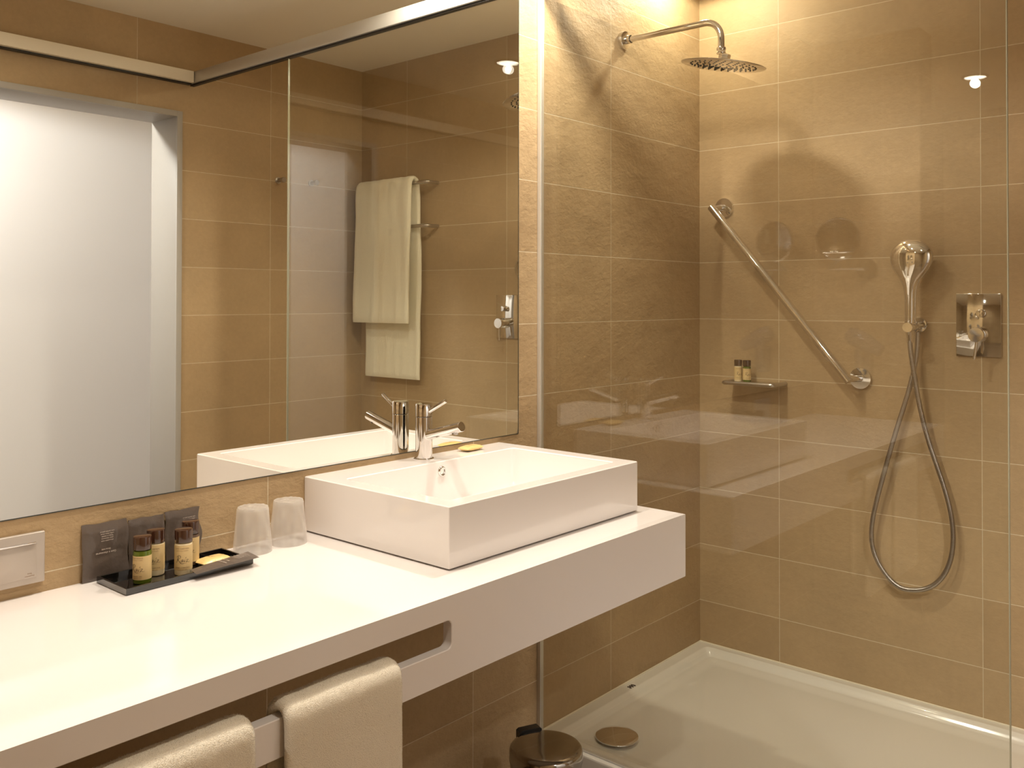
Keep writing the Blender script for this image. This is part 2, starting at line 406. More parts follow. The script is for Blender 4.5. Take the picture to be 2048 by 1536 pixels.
pouch(-1.228, -.037, BZ+.0006, .066, .036, .013, .06, seed=2).build('wrapper', M['soap'], r, 60)
def script_geo(size):
    """brush-script word drawn as tapering ribbons; returns verts, faces centred on the word"""
    S = [([(.16, .98), (.10, .60), (.02, .25), (-.06, -.04)], .075), ([(-.14, .78), (-.02, .98), (.28, 1.08), (.50, .92), (.42, .68), (.10, .50)], .060),
         ([(.12, .52), (.32, .24), (.56, .0), (.82, -.16), (1.15, -.14)], .070),
         ([(.92, .44), (.78, .46), (.64, .28), (.66, .10), (.80, .14), (.92, .44), (.88, .16), (.98, .12), (1.06, .22)], .055),
         ([(1.18, .44), (1.10, .18), (1.18, .10), (1.30, .22)], .055), ([(1.22, .62), (1.34, .80)], .050),
         ([(1.36, .38), (1.46, .46), (1.68, .42), (1.52, .24), (1.40, .06), (1.60, .10), (1.84, .0), (2.0, .12)], .050)]
    V, F = [], []
    for pts, wd in S:
        P = catmull([Vector((x+.12*y, y, 0)) for x, y in pts], 6); n = len(P)
        for i, p in enumerate(P):
            t = (P[min(i+1, n-1)]-P[max(i-1, 0)]).normalized(); q = Vector((-t.y, t.x, 0))
            w_ = wd*(.35+.65*math.sin(PI*min(1, .12+i/(n-1)*.88)))*(.75+.5*abs(t.y))
            V += [p+q*w_*.5, p-q*w_*.5]
            if i: b_ = len(V); F.append((b_-4, b_-3, b_-1, b_-2))
    return [(v-Vector((.95, .42, 0)))*size for v in V], F
def flat_text(s, size, cx, cy, z, rot, mat, name, parent, shear=0, offset=0):
    vs, fs = script_geo(size*.75) if s == 'Raiz' else text_geo(s, size, shear, offset); m = MB(); ca, sa = math.cos(rot), math.sin(rot)
    m.add([(cx+v.x*ca-v.y*sa, cy+v.x*sa+v.y*ca, z+v.z) for v in vs], fs); return m.build(name, mat, parent)
flat_text('Raiz', .010, -1.228, -.037, BZ+.0142, .06, M['ink'], 'printed_name', r, .3, .0001)

# ================================================================== AMENITY TRAY
TX0, TX1, TY0, TY1 = -2.168, -1.922, -.130, -.022
r = thing('amenity_tray', 'glossy black rectangular tray on the counter holding small toiletries', 'tray', ((TX0+TX1)/2, (TY0+TY1)/2, ZC))
m = MB(); zt = ZC+.012; wl = .0035
R = []
for dx, z in ((.001, ZC+.0005), (0, ZC+.0015), (0, zt-.0005), (.0005, zt), (wl-.0005, zt), (wl, zt-.0005), (wl+.0004, ZC+.003)):
    R.append([Vector((x, y, z)) for x, y in ((TX0+dx, TY0+dx), (TX1-dx, TY0+dx), (TX1-dx, TY1-dx), (TX0+dx, TY1-dx))])
m.rings(R); m.build('dish', M['black'], r)
TZ = ZC+.003

def bottle(x, y, z, rad, h, fill, face, lab, label_z, texts, group, gz=None):
    r = thing('toiletry_bottle', lab, 'bottle', (x, y, z), group)
    ch = h*.29; bh = h-ch
    MB().lathe([(rad*.86, .0004), (rad*.97, .0016), (rad, .004), (rad, bh-.003), (rad*.96, bh-.001), (rad*.8, bh), (rad*.8, bh+.001)], (x, y, z), n=48).build('bottle_body', fill, r)
    cp = MB().lathe([(rad*.86, bh+.0006), (rad*1.0, bh+.001), (rad*1.01, h-.0025), (rad*.97, h-.0008), (rad*.85, h), (.001, h)], (x, y, z), n=48).build('cap', M['cap'], r)
    z0, z1 = label_z
    m = MB(); n = 40; a0 = math.radians(face)-2.2; rr = rad+.0002
    rows = [[Vector((x+rr*math.cos(a0+4.4*k/n), y+rr*math.sin(a0+4.4*k/n), z+zz)) for k in range(n+1)] for zz in (z0*h, z1*h)]
    m.rings(rows, closed=False); lb = m.build('paper_label', M['label'], r)
    for s, size, zz, da, shear, mat, off in texts:
        vs, fs = script_geo(size*h*.70) if s == 'Raiz' else text_geo(s, size*h, shear, off)
        m = MB(); R2 = rad+.00045; a = math.radians(face+da)
        m.add([(x+R2*math.cos(a+v.x/R2), y+R2*math.sin(a+v.x/R2), z+zz*h+v.y) for v in vs], fs)
        m.build('printed_text', M[mat], lb)
    return r
def ttx(top, bot, da, name_z=.36): return [(top, .040, .60, da-6, 0, 'ink2', .00002), ('para o corpo & banho', .030, .555, da-6, 0, 'ink2', 0), ('Raiz', .205, name_z, da, .35, 'ink', .0001),
    ('naturalmente', .028, name_z-.075, da, 0, 'ink2', 0), (bot, .040, .185, da-6, 0, 'ink2', .00002), ('body & bath care', .032, .145, da-6, 0, 'ink2', 0)]
G = 'small toiletry bottles on the black tray'
BF = 222  # the direction the labels face (towards the room)
bottle(-2.118, -.087, TZ, .0155, .082, M['green'], BF, 'green-filled toiletry bottle with brown cap, leftmost on the black tray', (.10, .60), [(a, b_, c*.93+.0, d_, e_, f_, g_) for a, b_, c, d_, e_, f_, g_ in ttx('GEL DE BANHO', 'SHOWER GEL', -10)], G)
bottle(-2.079, -.060, TZ, .0155, .082, M['cream'], BF, 'cream toiletry bottle just behind and right of the green one on the tray', (.13, .68), ttx('LEITE CORPORAL', 'CREME CORPORAL', 6), G)
bottle(-2.045, -.096, TZ, .0155, .082, M['cream'], BF, 'cream toiletry bottle at the front edge in the middle of the black tray', (.13, .665), ttx('LEITE CORPORAL', 'CREME CORPORAL', 16), G)
bottle(-2.005, -.050, TZ, .0155, .082, M['amber'], BF, 'dark toiletry bottle at the back right, partly hidden by a cream one', (.10, .64), ttx('CHAMPO', 'SHAMPOO', 8), G)

# standing sachets
def stand_sachet(x0, x1, z0, z1, y, lean, lab, seed, wav, fold):
    r = thing('toiletry_sachet', lab, 'sachet', ((x0+x1)/2, y, z0), 'brown sachets leaning on the wall')
    m = MB(); nx, nz = 26, 26; vs = []; fs = []
    th = .0055
    def P(u, v, s):
        e = max(0, 1-abs(2*u-1)**5)**.7 * max(0, 1-abs(2*v-1)**5)**.7
        x = x0+(x1-x0)*u + wav*.0025*math.sin(v*9+seed)*(1 if u > .5 else -.4)*abs(2*u-1)
        z = z0+(z1-z0)*v + .0022*noise.noise(Vector((u*4, seed, 0)))*v
        yy = y - s*th*.5*e - .0012*noise.noise(Vector((u*6, v*6, seed)))*e + lean*v + (fold*.004*max(0, (v-.86))/.14*(1 if s > 0 else 1))
        return (x, min(yy, -.0016 - (.0006 if s > 0 else 0)), z)
    for s in (1, -1):
        for i in range(nx+1):
            for j in range(nz+1): vs.append(P(i/nx, j/nz, s))
    N = (nx+1)*(nz+1)
    for s in (0, 1):
        for i in range(nx):
            for j in range(nz):
                a = s*N+i*(nz+1)+j; fs.append((a, a+1, a+nz+2, a+nz+1))
    for i in range(nx):
        for j in (0, nz):
            a = i*(nz+1)+j; fs.append((a, a+nz+1, a+nz+1+N, a+N))
    for j in range(nz):
        for i in (0, nx):
            a = i*(nz+1)+j; fs.append((a, a+1, a+1+N, a+N))
    m.add(vs, fs); pk = m.build('pouch', M['sachet'], r, 50)
    return r, pk
def sachet_text(lines, parent, y):
    for s, size, x, z, rot180 in lines:
        vs, fs = text_geo(s, size, 0, .00001); k = -1 if rot180 else 1
        m = MB(); m.add([(x+k*v.x, y, z+k*v.y) for v in vs], fs); m.build('printed_text', M['pale_ink'], parent)
SM = [('com carinho para si', .0030), ('softly cleans shoes', .0030), ('limpia el calzado', .0030), ('pour chaussures', .0030), ('shoe polish cloth', .0030)]
def block(x, z, n=5, sz=.0032): return [(SM[i % 5][0], sz, x, z-i*.0040, True) for i in range(n)]
r, pk = stand_sachet(-2.187, -2.104, ZC+.0006, -.133, -.0095, .004, 'brown toiletry sachet at the left, behind the green bottle, leaning on the wall', 1.3, .6, 1)
sachet_text(block(-2.146, -.147)+[('Gant à chaussures', .0050, -2.148, -.184, True), ('Shoe mitt', .0042, -2.148, -.178, True)], pk, -.0145)
r, pk = stand_sachet(-2.1035, -2.0335, ZC+.0006, -.137, -.0095, .004, 'brown toiletry sachet in the middle of three, behind the cream bottles', 2.1, .3, .3)
sachet_text([('Kit costura', .0050, -2.050, -.166, True), ('Sewing kit', .0042, -2.050, -.172, True)]+block(-2.050, -.182, 4), pk, -.0145)
r, pk = stand_sachet(-2.0325, -1.960, ZC+.0006, -.135, -.0095, .004, 'crumpled brown toiletry sachet at the right, taller and wavy edged', 3.7, 1.6, .5)
sachet_text(block(-1.988, -.150, 4)+[('Toalhete', .0050, -1.983, -.178, True), ('Wipe', .0042, -1.983, -.184, True)], pk, -.0148)
# flat sachet + soap on the tray
r = thing('soap_packet', 'yellow wrapped soap packet lying in the black tray under the flat sachet', 'soap', (-1.972, -.078, TZ), 'wrapped soaps')
pouch(-1.972, -.070, TZ+.0004, .062, .034, .011, .12, seed=9).build('wrapper', M['soap'], r, 60)
flat_text('Raiz', .009, -1.972, -.068, TZ+.0118, .12, M['ink'], 'printed_name', r, .3, .0001)
r = thing('flat_toiletry_sachet', 'flat brown toiletry sachet lying across the right front corner of the tray', 'sachet', (-1.975, -.115, zt), 'flat sachets')
m = MB(); P0 = [Vector((-2.040, -.112, zt+.0006)), Vector((-2.048, -.146, zt+.0006)), Vector((-1.922, -.150, zt+.0052)), Vector((-1.914, -.100, zt+.0052))]
n = 14; vs = []; fs = []
for s in (0, 1):
    for i in range(n+1):
        for j in range(7):
            u, v = i/n, j/6; p = (P0[0]*(1-v)+P0[1]*v)*(1-u)+(P0[3]*(1-v)+P0[2]*v)*u
            e = (1-abs(2*u-1)**6)*(1-abs(2*v-1)**4); vs.append(p+Vector((0, 0, s*.0022*e + s*.0002+.0004*math.sin(u*5))))
N = (n+1)*7
for s in (0, 1):
    for i in range(n):
        for j in range(6):
            a = s*N+i*7+j; fs.append((a, a+1, a+8, a+7))
for i in range(n):
    for j in (0, 6): a = i*7+j; fs.append((a, a+7, a+7+N, a+N))
for j in range(6):
    for i in (0, n): a = i*7+j; fs.append((a, a+1, a+1+N, a+N))
m.add(vs, fs); pk = m.build('pouch', M['sachet'], r, 50)
for i, (s, sz, u) in enumerate([('Touca de banho', .0050, .45), ('Shower cap', .0044, .53)]+[(SM[i][0], .0034, .68+.045*i) for i in range(5)]):
    vs_, fs_ = text_geo(s, sz, 0, .00001); p = P0[0]*.5*(1-u)+P0[1]*.5*(1-u)+P0[3]*.5*u+P0[2]*.5*u; a = math.radians(95)
    m = MB(); m.add([(p.x+v.x*math.cos(a)-v.y*math.sin(a), p.y+v.x*math.sin(a)+v.y*math.cos(a), p.z+.0040+.0048*0+.0004) for v in vs_], fs_); m.build('printed_text', M['pale_ink'], pk)

# ================================================================== WRAPPED TUMBLERS
def tumbler(x, y, lab, seed):
    r = thing('wrapped_tumbler', lab, 'glass', (x, y, ZC), 'upturned wrapped tumblers')
    rb, rt, h = .0355, .0290, .086
    MB().lathe([(rb, .001), (rb-.0015, .0005), (rt-.0015, h-.006), (.001, h-.006), (.001, h), (rt-.001, h), (rt, h-.002)], (x, y, ZC), n=56).build('tumbler', M['tumbler'], r)
    m = MB(); n = 90; rings = []
    prof = [(rb+.0022, .0004), (rb+.0018, .006), (rb+.0014, .02), (rb+.0010-.002, .04), (rt+.0030, .065), (rt+.0016, h-.002), (rt+.0002, h+.0018), (rt*.7, h+.0016), (rt*.35, h+.002), (.001, h+.002)]
    pp = []
    for (r0, h0), (r1, h1) in zip(prof, prof[1:]):
        for k in range(5): pp.append((r0+(r1-r0)*k/5, h0+(h1-h0)*k/5))
    for rr, hh in pp:
        ring = []
        for k in range(n):
            a = 2*PI*k/n
            wv = noise.noise(Vector((math.cos(a)*3+seed, math.sin(a)*3, hh*22)))
            top = 1 if hh > h-.001 else 0
            w2 = abs(noise.noise(Vector((rr*120*math.cos(a)+seed, rr*120*math.sin(a), 2))))
            q = rr + (.0008*wv if not top else 0)
            ring.append(Vector((x+q*math.cos(a), y+q*math.sin(a), ZC+hh+top*.0018*w2)))
        rings.append(ring)
    m.rings(rings, cap0=False, cap1=True); m.build('plastic_wrap', M['wrap'], r, 30)
tumbler(-1.872, -.052, 'upturned tumbler in clear plastic wrap next to the black tray', 1.0)
tumbler(-1.788, -.052, 'upturned tumbler in clear plastic wrap against the side of the washbasin', 6.0)

# ================================================================== SWITCH / SOCKET
r = thing('socket_plate', 'silver socket cover plate on the tiled strip below the mirror at the left', 'socket', (-2.312, 0, -.17))
SX1 = -2.250
MB().box(SX1-.125, SX1, -.0085, -.0003, -.2125, -.127, .0022, 3).build('frame', M['switch'], r)
MB().box(SX1-.110, SX1-.0145, -.0112, -.0080, -.2015, -.1445, .0010).build('flap_cover', M['switch'], r)
MB().box(SX1-.110, SX1-.0155, -.0135, -.0080, -.1445, -.1415, .0010).build('hinge_bar', M['chrome'], r)
for s, sz, z in (('living', .0035, -.1935), ('international', .0030, -.1975)):
    vs, fs = text_geo(s, sz); m = MB(); m.add([(SX1-.026+v.x, -.01135, z+v.y) for v in vs], fs); m.build('printed_mark', M['ink2'], r)

# ================================================================== HAND TOWELS on the slot bar
def sweep_towel(name, lab, cat, path, lo, hi, th, axis, mat, group=None, fibers=0, seed=0, taper=None, wave=.002):
    """path: list of (a, z); a = y when axis 'x' (cloth runs along x), a = x when axis 'y'"""
    rng = random.Random(seed)
    pts = catmull([Vector((a, 0, z)) for a, z in path], 10)
    # resample
    res = [pts[0]]; acc = 0
    for p, q in zip(pts, pts[1:]):
        acc += (q-p).length
        if acc > .0045: res.append(q); acc = 0
    if (res[-1]-pts[-1]).length > 1e-4: res.append(pts[-1])
    N = len(res); nw = 46; rings = []
    for i, p in enumerate(res):
        t = (res[min(i+1, N-1)]-res[max(i-1, 0)]).normalized(); nr = Vector((t.z, 0, -t.x))
        f = i/(N-1); l, h = lo, hi
        if taper: dl, dh = taper(f); l += dl; h += dh
        ring = []
        end = min(1, min(i, N-1-i)/1.5+.45)
        for side in (1, -1):
            for k in range(nw+1):
                u = k/nw if side > 0 else 1-k/nw
                x = l+(h-l)*u
                ed = min(u, 1-u)*(h-l)
                hw = th*.5*end*min(1, (.35+ math.sqrt(max(0, min(1, ed/(th*.7))))*.65))
                d = noise.noise(Vector((x*28, i*.05, seed)))*wave + noise.noise(Vector((x*9, p.z*6, seed+3)))*wave*1.6
                d2 = noise.noise(Vector((x*260, i*1.3, seed+side)))*.0007
                c = p + nr*(side*(hw+d2)+d)
                ring.append(Vector((x, c.x, c.z)) if axis == 'x' else Vector((c.x, x, c.z)))
        rings.append(ring)
    m = MB(); m.rings(rings)
    if fibers:
        quads = []
        m.bm.faces.ensure_lookup_table(); m.bm.normal_update()
        bmesh.ops.recalc_face_normals(m.bm, faces=m.bm.faces); fc = [f for f in m.bm.faces if len(f.verts) == 4]
        V = []; F = []
        for _ in range(fibers):
            f = rng.choice(fc); vv = [v.co for v in f.verts]; a, b_ = rng.random(), rng.random()
            p = (vv[0]*(1-a)+vv[1]*a)*(1-b_)+(vv[3]*(1-a)+vv[2]*a)*b_
            nrm = f.normal; d = (nrm+Vector((rng.uniform(-.7, .7), rng.uniform(-.7, .7), rng.uniform(-.9, .3)))).normalized()
            ln = rng.uniform(.0007, .0017); sd = d.cross(Vector((rng.random(), rng.random(), rng.random()))).normalized()*.00018
            i0 = len(V); V += [p-sd-nrm*.0003, p+sd-nrm*.0003, p+d*ln+sd*.7, p+d*ln-sd*.7]; F.append((i0, i0+1, i0+2, i0+3))
        m.add(V, F)
    o = m.build(name, mat, None, 60); tag(o, lab, cat, group); return o
hp = [(-.506, -.64), (-.5065, -.50), (-.507, -.40), (-.508, -.345), (-.510, -.318), (-.518, -.3095), (-.529, -.3075), (-.540, -.3095), (-.5485, -.318), (-.551, -.335), (-.5515, -.38), (-.552, -.48), (-.553, -.60), (-.553, -.70)]
sweep_towel('hand_towel', 'cream hand towel over the counter bar, in the centre foreground', 'towel', hp, -2.146, -1.930, .017, 'x', M['towel'], 'hand towels on the counter bar', 95000, 1, wave=.0012)
sweep_towel('hand_towel', 'cream hand towel over the counter bar, cut off at the bottom left of the view', 'towel', hp, -2.430, -2.196, .017, 'x', M['towel'], 'hand towels on the counter bar', 95000, 5, wave=.0012)

# ================================================================== PEDAL BIN
bx, by, bt = -1.204, -.262, -.790
r = thing('pedal_bin', 'small dark chrome pedal bin on the floor under the counter end', 'bin', (bx, by, FLOOR))
R_ = .0865
MB().lathe([(R_*.96, .0), (R_, .002), (R_, .020), (R_*.985, .022), (R_*.985, .226), (.001, .226)], (bx, by, FLOOR), n=72).build('bucket', M['chromed'], r)
MB().lathe([(R_*.99, 0), (R_*1.01, .001), (R_*1.01, .010), (R_*.98, .011)], (bx, by, FLOOR+.0005), n=72).build('base_rim', M['rubber'], r)
lid = MB().lathe([(R_*1.0, .2275), (R_*1.012, .229), (R_*1.012, .250), (R_*1.0, .2555), (R_*.96, .2595), (R_*.85, .2625), (R_*.5, .2645), (.001, .265)], (bx, by, FLOOR), n=72).build('lid', M['chromed'], r)
m = MB(); a = math.radians(66)
for dz in (0,):
    c = Vector((bx+math.cos(a)*(R_+.006), by+math.sin(a)*(R_+.006), 0)); t = Vector((-math.sin(a), math.cos(a), 0)); nn = Vector((math.cos(a), math.sin(a), 0))
    R0 = []
    for z, s in ((FLOOR+.20, .8), (FLOOR+.215, 1), (FLOOR+.262, 1), (FLOOR+.266, .8)):
        R0.append([c+t*.030*s+nn*.010+Vector((0, 0, z)), c-t*.030*s+nn*.010+Vector((0, 0, z)), c-t*.030*s-nn*.012+Vector((0, 0, z)), c+t*.030*s-nn*.012+Vector((0, 0, z))])
    m.rings(R0)
m.build('hinge', M['rubber'], r)
m = MB(); a = math.radians(-57); c = Vector((bx+math.cos(a)*(R_+.018), by+math.sin(a)*(R_+.018), FLOOR+.012)); nn = Vector((math.cos(a), math.sin(a), 0)); t = Vector((-math.sin(a), math.cos(a), 0))
m.rings([[c+t*.022-nn*.020, c-t*.022-nn*.020, c-t*.022+nn*.018, c+t*.022+nn*.018], [c+t*.022-nn*.020+Vector((0, 0, .005)), c-t*.022-nn*.020+Vector((0, 0, .005)), c-t*.022+nn*.018+Vector((0, 0, .005)), c+t*.022+nn*.018+Vector((0, 0, .005))]])
m.build('pedal', M['rubber'], r)

# ================================================================== SHOWER TRAY
SX, SY = -.935, -1.42; SZ = -.947
r = thing('shower_tray', 'large white shower tray with a low raised rim', 'shower tray', (SX/2, SY/2, FLOOR))
def smooth(t): t = max(0, min(1, t)); return t*t*(3-2*t)
def tray_z(x, y):
    dA, dB, dF, dN = -y-.045, -x-.034, x-(-.872), y-(SY+.06)
    k = .007
    ds = [dA, dB, dF, dN]; d = -k*math.log(sum(math.exp(-q/k) for q in ds))
    z = SZ - .0035*smooth(d/.004+.6)
    z -= .017*smooth(d/.024)
    z -= .006*smooth((d-.022)/.05)
    z -= .010*smooth((d-.05)/.35)
    return z
def lin(a, b, n): return [a+(b-a)*i/n for i in range(n+1)]
xs = lin(SX+.002, -.80, 44)+lin(-.80, -.14, 30)[1:]+lin(-.14, 0-.0005, 44)[1:]; ys = lin(0-.0005, -.17, 50)+lin(-.17, SY+.16, 50)[1:]+lin(SY+.16, SY+.002, 40)[1:]
m = MB(); vs = [(x, y, tray_z(x, y)) for x in xs for y in ys]; fs = []
ny = len(ys)
for i in range(len(xs)-1):
    for j in range(ny-1): a = i*ny+j; fs.append((a, a+1, a+ny+1, a+ny))
m.add(vs, fs)
# skirt on the two open sides, rounded nose
fr = [(SX+.002, y, tray_z(SX+.002, y)) for y in ys]
n = len(fr); vs = fr+[(SX+.0006, y, SZ-.002) for y in ys]+[(SX, y, SZ-.005) for y in ys]+[(SX, y, FLOOR) for y in ys]; fs = []
for q in range(3):
    for j in range(n-1): a = q*n+j; fs.append((a, a+1, a+n+1, a+n))
m.add(vs, fs)
fr = [(x, SY+.002, tray_z(x, SY+.002)) for x in xs]; n = len(fr); vs = fr+[(x, SY, SZ-.004) for x in xs]+[(x, SY, FLOOR) for x in xs]; fs = []
for q in range(2):
    for j in range(n-1): a = q*n+j; fs.append((a, a+1, a+n+1, a+n))
m.add(vs, fs); bmesh.ops.remove_doubles(m.bm, verts=m.bm.verts, dist=.0003)
m.build('tray_body', M['ceramic'], r, 50)
dxx, dyy = -.757, -.160; dz = tray_z(dxx, dyy)
MB().lathe([(.046, -.003), (.0475, .004), (.058, .0075), (.0605, .010), (.0600, .0125), (.052, .0155), (.030, .0182), (.001, .019)], (dxx, dyy, dz), n=64).build('drain_cover', M['chrome'], r)
lg = [(-.486+.013*i, -.030) for i in range(3)]
m = MB()
for i, sh in enumerate((0, 1, 2)):
    x = -.497+.010*i
    m.tube([(x, -.022, SZ+.0006), (x+.003, -.030, SZ+.0006), (x-.001+.002*sh, -.037, SZ+.0006)], .0022, 8)
m.tube([(-.500, -.033, SZ+.0006), (-.472, -.026, SZ+.0006)], .0012, 8)
m.build('maker_mark', M['ink'], r)
# silicone joint
m = MB(); m.tube([(0-.002, SY, SZ+.0005), (-.002, -.002, SZ+.0005), (SX, -.002, SZ+.0005)], .0028, 10)
struct(m.build('trim_1', simple('silicone_joint', (.72, .64, .48), .4)))

# ================================================================== SHOWER SCREEN
GL = -1.193; GT = 1.157
r = thing('shower_screen', 'fixed clear glass shower screen hanging between wall and ceiling rail', 'shower screen', (XG, GL/2, SZ))
MB().box(XG-.004, XG+.004, GL+.002, -.0132, SZ+.0045, GT).build('glass_pane', M['glass'], r)
MB().box(XG-.004, XG+.004, GL, GL+.0018, SZ+.0045, GT).build('glass_edge', M['glass_edge'], r)
MB().box(XG-.0075, XG+.0075, -.013, -.0005, SZ+.004, GT, .0006).build('wall_channel', M['alu'], r)
MB().box(XG-.006, XG+.006, GL, -.015, SZ+.0008, SZ+.004).build('bottom_seal', M['alu'], r)
b = MB(); b.box(XG-.016, XG+.016, YD+.0005, -.0005, GT+.004, GT+.051, .002); rl = b.build('top_rail', M['alu'], r)
MB().box(XG-.008, XG+.008, YD+.001, -.001, GT-.003, GT+.0035).build('rail_seal', M['rubber'], rl)
# pelmet (sliding door track)
r = thing('door_track_pelmet', 'long beige sliding-door track cover above the doorway', 'door track', (-1.9, YD, GT))
MB().box(-3.0, XG-.018, YD+.0005, YD+.048, GT+.004, GT+.051, .0015).build('cover', M['pelmet'], r)
MB().box(-3.0, XG-.018, YD+.006, YD+.030, GT-.002, GT+.0035).build('track', M['rubber'], r)

# ================================================================== OVERHEAD SHOWER
hx = -.488; hz = 1.092
r = thing('overhead_shower', 'chrome overhead rain shower on a bent wall arm', 'shower head', (hx, 0, hz))
MB().lathe([(.0285, .0004), (.0285, .010), (.0275, .0125), (.014, .014), (.001, .014)], (hx, 0, hz), (0, -1, 0), 56).build('wall_flange', M['chrome'], r)
MB().lathe([(.0135, .013), (.0135, .030), (.012, .0305), (.012, .013)], (hx, 0, hz), (0, -1, 0), 40).build('collar', M['chrome'], r)
z1 = hz+.003
arm = [Vector((hx, -.02, hz)), Vector((hx, -.29, z1-.004))]+[Vector((hx, -.29-.055*math.sin(a), z1-.004-.055*(1-math.cos(a)))) for a in [PI/2*k/14 for k in range(1, 15)]]+[Vector((hx, -.345, .996))]
MB().tube(arm, .0098, 28).build('arm', M['chrome'], r)
MB().lathe([(.0135, 0), (.0142, .003), (.0118, .008), (.0142, .013), (.0135, .018), (.0095, .020)], (hx, -.345, .990), n=36).build('ball_joint', M['chrome'], r)
HC = Vector((hx, -.352, .957)); na = Vector((-.02, -.175, 1)).normalized()
MB().lathe([(.0165, .004), (.0172, .006), (.0172, .0275), (.0155, .030), (.011, .0305)], HC, na, 6).build('hex_nut', M['chrome'], r)
hd = MB().lathe([(.001, 0), (.1205, .0), (.1225, .001), (.1235, .0022), (.121, .0035), (.06, .0065), (.02, .009), (.001, .009)], HC-na*.004, na, 96).build('head_plate', M['chrome'], r)
m = MB(); a1 = na.cross(Vector((1, 0, 0))).normalized(); a2 = na.cross(a1)
for ring, cnt in ((.022, 7), (.040, 12), (.058, 18), (.076, 24), (.094, 30)):
    for k in range(cnt):
        t = 2*PI*(k+.3*ring*40)/cnt; c = HC-na*.004+a1*ring*math.cos(t)+a2*ring*math.sin(t)
        m.lathe([(.001, 0), (.0030, 0), (.0026, -.0018), (.001, -.0022)], c, na, 8)
m.build('nozzles', M['rubber'], hd)

# ================================================================== GRAB BAR
r = thing('grab_bar', 'diagonal chrome grab bar on the shower wall', 'grab bar', (0, -.33, .3))
e0 = Vector((-.070, -.083, .590)); e1 = Vector((-.070, -.562, .013)); ax = (e1-e0).normalized()
MB().tube([e0, e0+ax*.001, e1-ax*.001, e1], [.0115, .0135, .0135, .0115], 28).build('bar', M['chrome'], r)
for (y, z) in ((-.100, .590), (-.573, .020)):
    rs = MB().lathe([(.034, .0004), (.034, .008), (.033, .0105), (.014, .0115), (.001, .0115)], (0, y, z), (-1, 0, 0), 56).build('rosette', M['chrome'], r)
    tip = e0+ax*.012 if z > .3 else e1-ax*.012
    MB().tube([(-.010, y, z), (-.045, y*.6+tip.y*.4, z*.6+tip.z*.4), tip], .0105, 24).build('bracket', M['chrome'], rs)

# ================================================================== SOAP SHELF
r = thing('shower_shelf', 'small wall shelf with a steel rod frame holding two bottles in the shower', 'shelf', (0, -.23, -.012))
y0, y1, zs = -.140, -.322, -.013
fp = [(-.002, y0, zs)]+bez((-.080, y0, zs), (-.095, y0, zs), (-.095, y0-.015, zs), 6)+bez((-.095, y1+.015, zs), (-.095, y1, zs), (-.080, y1, zs), 6)+[(-.002, y1, zs)]
MB().tube(fp, .0068, 18).build('rod_frame', M['steel'], r)
MB().box(-.088, -.004, y1+.006, y0-.006, zs-.0015, zs+.0028, .001).build('shelf_plate', M['chromed'], r)
G2 = 'toiletry bottles on the shower shelf'
zz = zs+.0030
bottle(-.052, -.176, zz, .0135, .074, M['cream'], 225, 'cream toiletry bottle at the left on the shower shelf', (.08, .66), ttx('LEITE CORPORAL', 'CREME CORPORAL', 4), G2)
bottle(-.052, -.208, zz, .0135, .074, M['green'], 225, 'green toiletry bottle at the right on the shower shelf', (.10, .62), ttx('GEL DE BANHO', 'SHOWER GEL', 4), G2)

# ================================================================== HAND SHOWER
r = thing('hand_shower', 'chrome hand shower in a wall holder with its looped steel hose', 'hand shower', (0, -.74, .19))
# handset: stacked elliptical sections (z, x centre, y centre, half width y, half depth x)
secs = [(.196, -.058, -.741, .0145, .0120), (.200, -.058, -.741, .0160, .0135), (.240, -.060, -.742, .0168, .0140), (.280, -.063, -.743, .0175, .0145), (.305, -.066, -.744, .0205, .0150),
        (.322, -.068, -.745, .0270, .0155), (.336, -.070, -.746, .0360, .0160), (.350, -.071, -.747, .0460, .0168), (.364, -.072, -.748, .0540, .0175), (.380, -.073, -.749, .0600, .0182), (.394, -.073, -.7495, .0620, .0185), (.408, -.073, -.7495, .0605, .0182),
        (.422, -.072, -.7495, .0540, .0172), (.434, -.071, -.7495, .0430, .0150), (.443, -.070, -.7495, .0290, .0110), (.4475, -.069, -.7495, .0150, .0060), (.4485, -.069, -.7495, .001, .001)]
sm = catmull([Vector((s[0], s[3], s[4])) for s in secs], 4); sm2 = catmull([Vector((s[1], s[2], 0)) for s in secs], 4)
rings = []
for a, b_ in zip(sm, sm2):
    ring = []
    for k in range(48):
        t = 2*PI*k/48; cy, cx = math.cos(t), math.sin(t)
        ring.append(Vector((b_.x + cx*a.z*(1.15 if cx < 0 else .75), b_.y + cy*a.y, a.x)))
    rings.append(ring)
m = MB(); m.rings(rings); hs = m.build('handset', M['chrome'], r, 60)
MB().lathe([(.001, 0), (.050, 0), (.052, -.003), (.052, -.007), (.001, -.007)], (-.0515, -.7495, .390), (1, 0, 0), 56).build('spray_face', M['rubber'], hs)
hd = MB().lathe([(.0145, -.03), (.0150, -.028), (.0150, .024), (.0142, .026), (.001, .026)], (-.060, -.741, .186), (-1, 0, 0), 40).build('holder', M['chrome'], r)
MB().lathe([(.023, .0004), (.023, .010), (.0215, .012), (.012, .0125), (.012, .044), (.001, .044)], (0, -.752, .192), (-1, 0, 0), 48).build('wall_outlet', M['chrome'], r)
MB().lathe([(.0105, -.02), (.0120, 0), (.0135, .012), (.0135, .030), (.001, .030)], (-.050, -.738, .160), (-.15, -.02, 1), 32).build('hose_nut', M['chrome'], r)
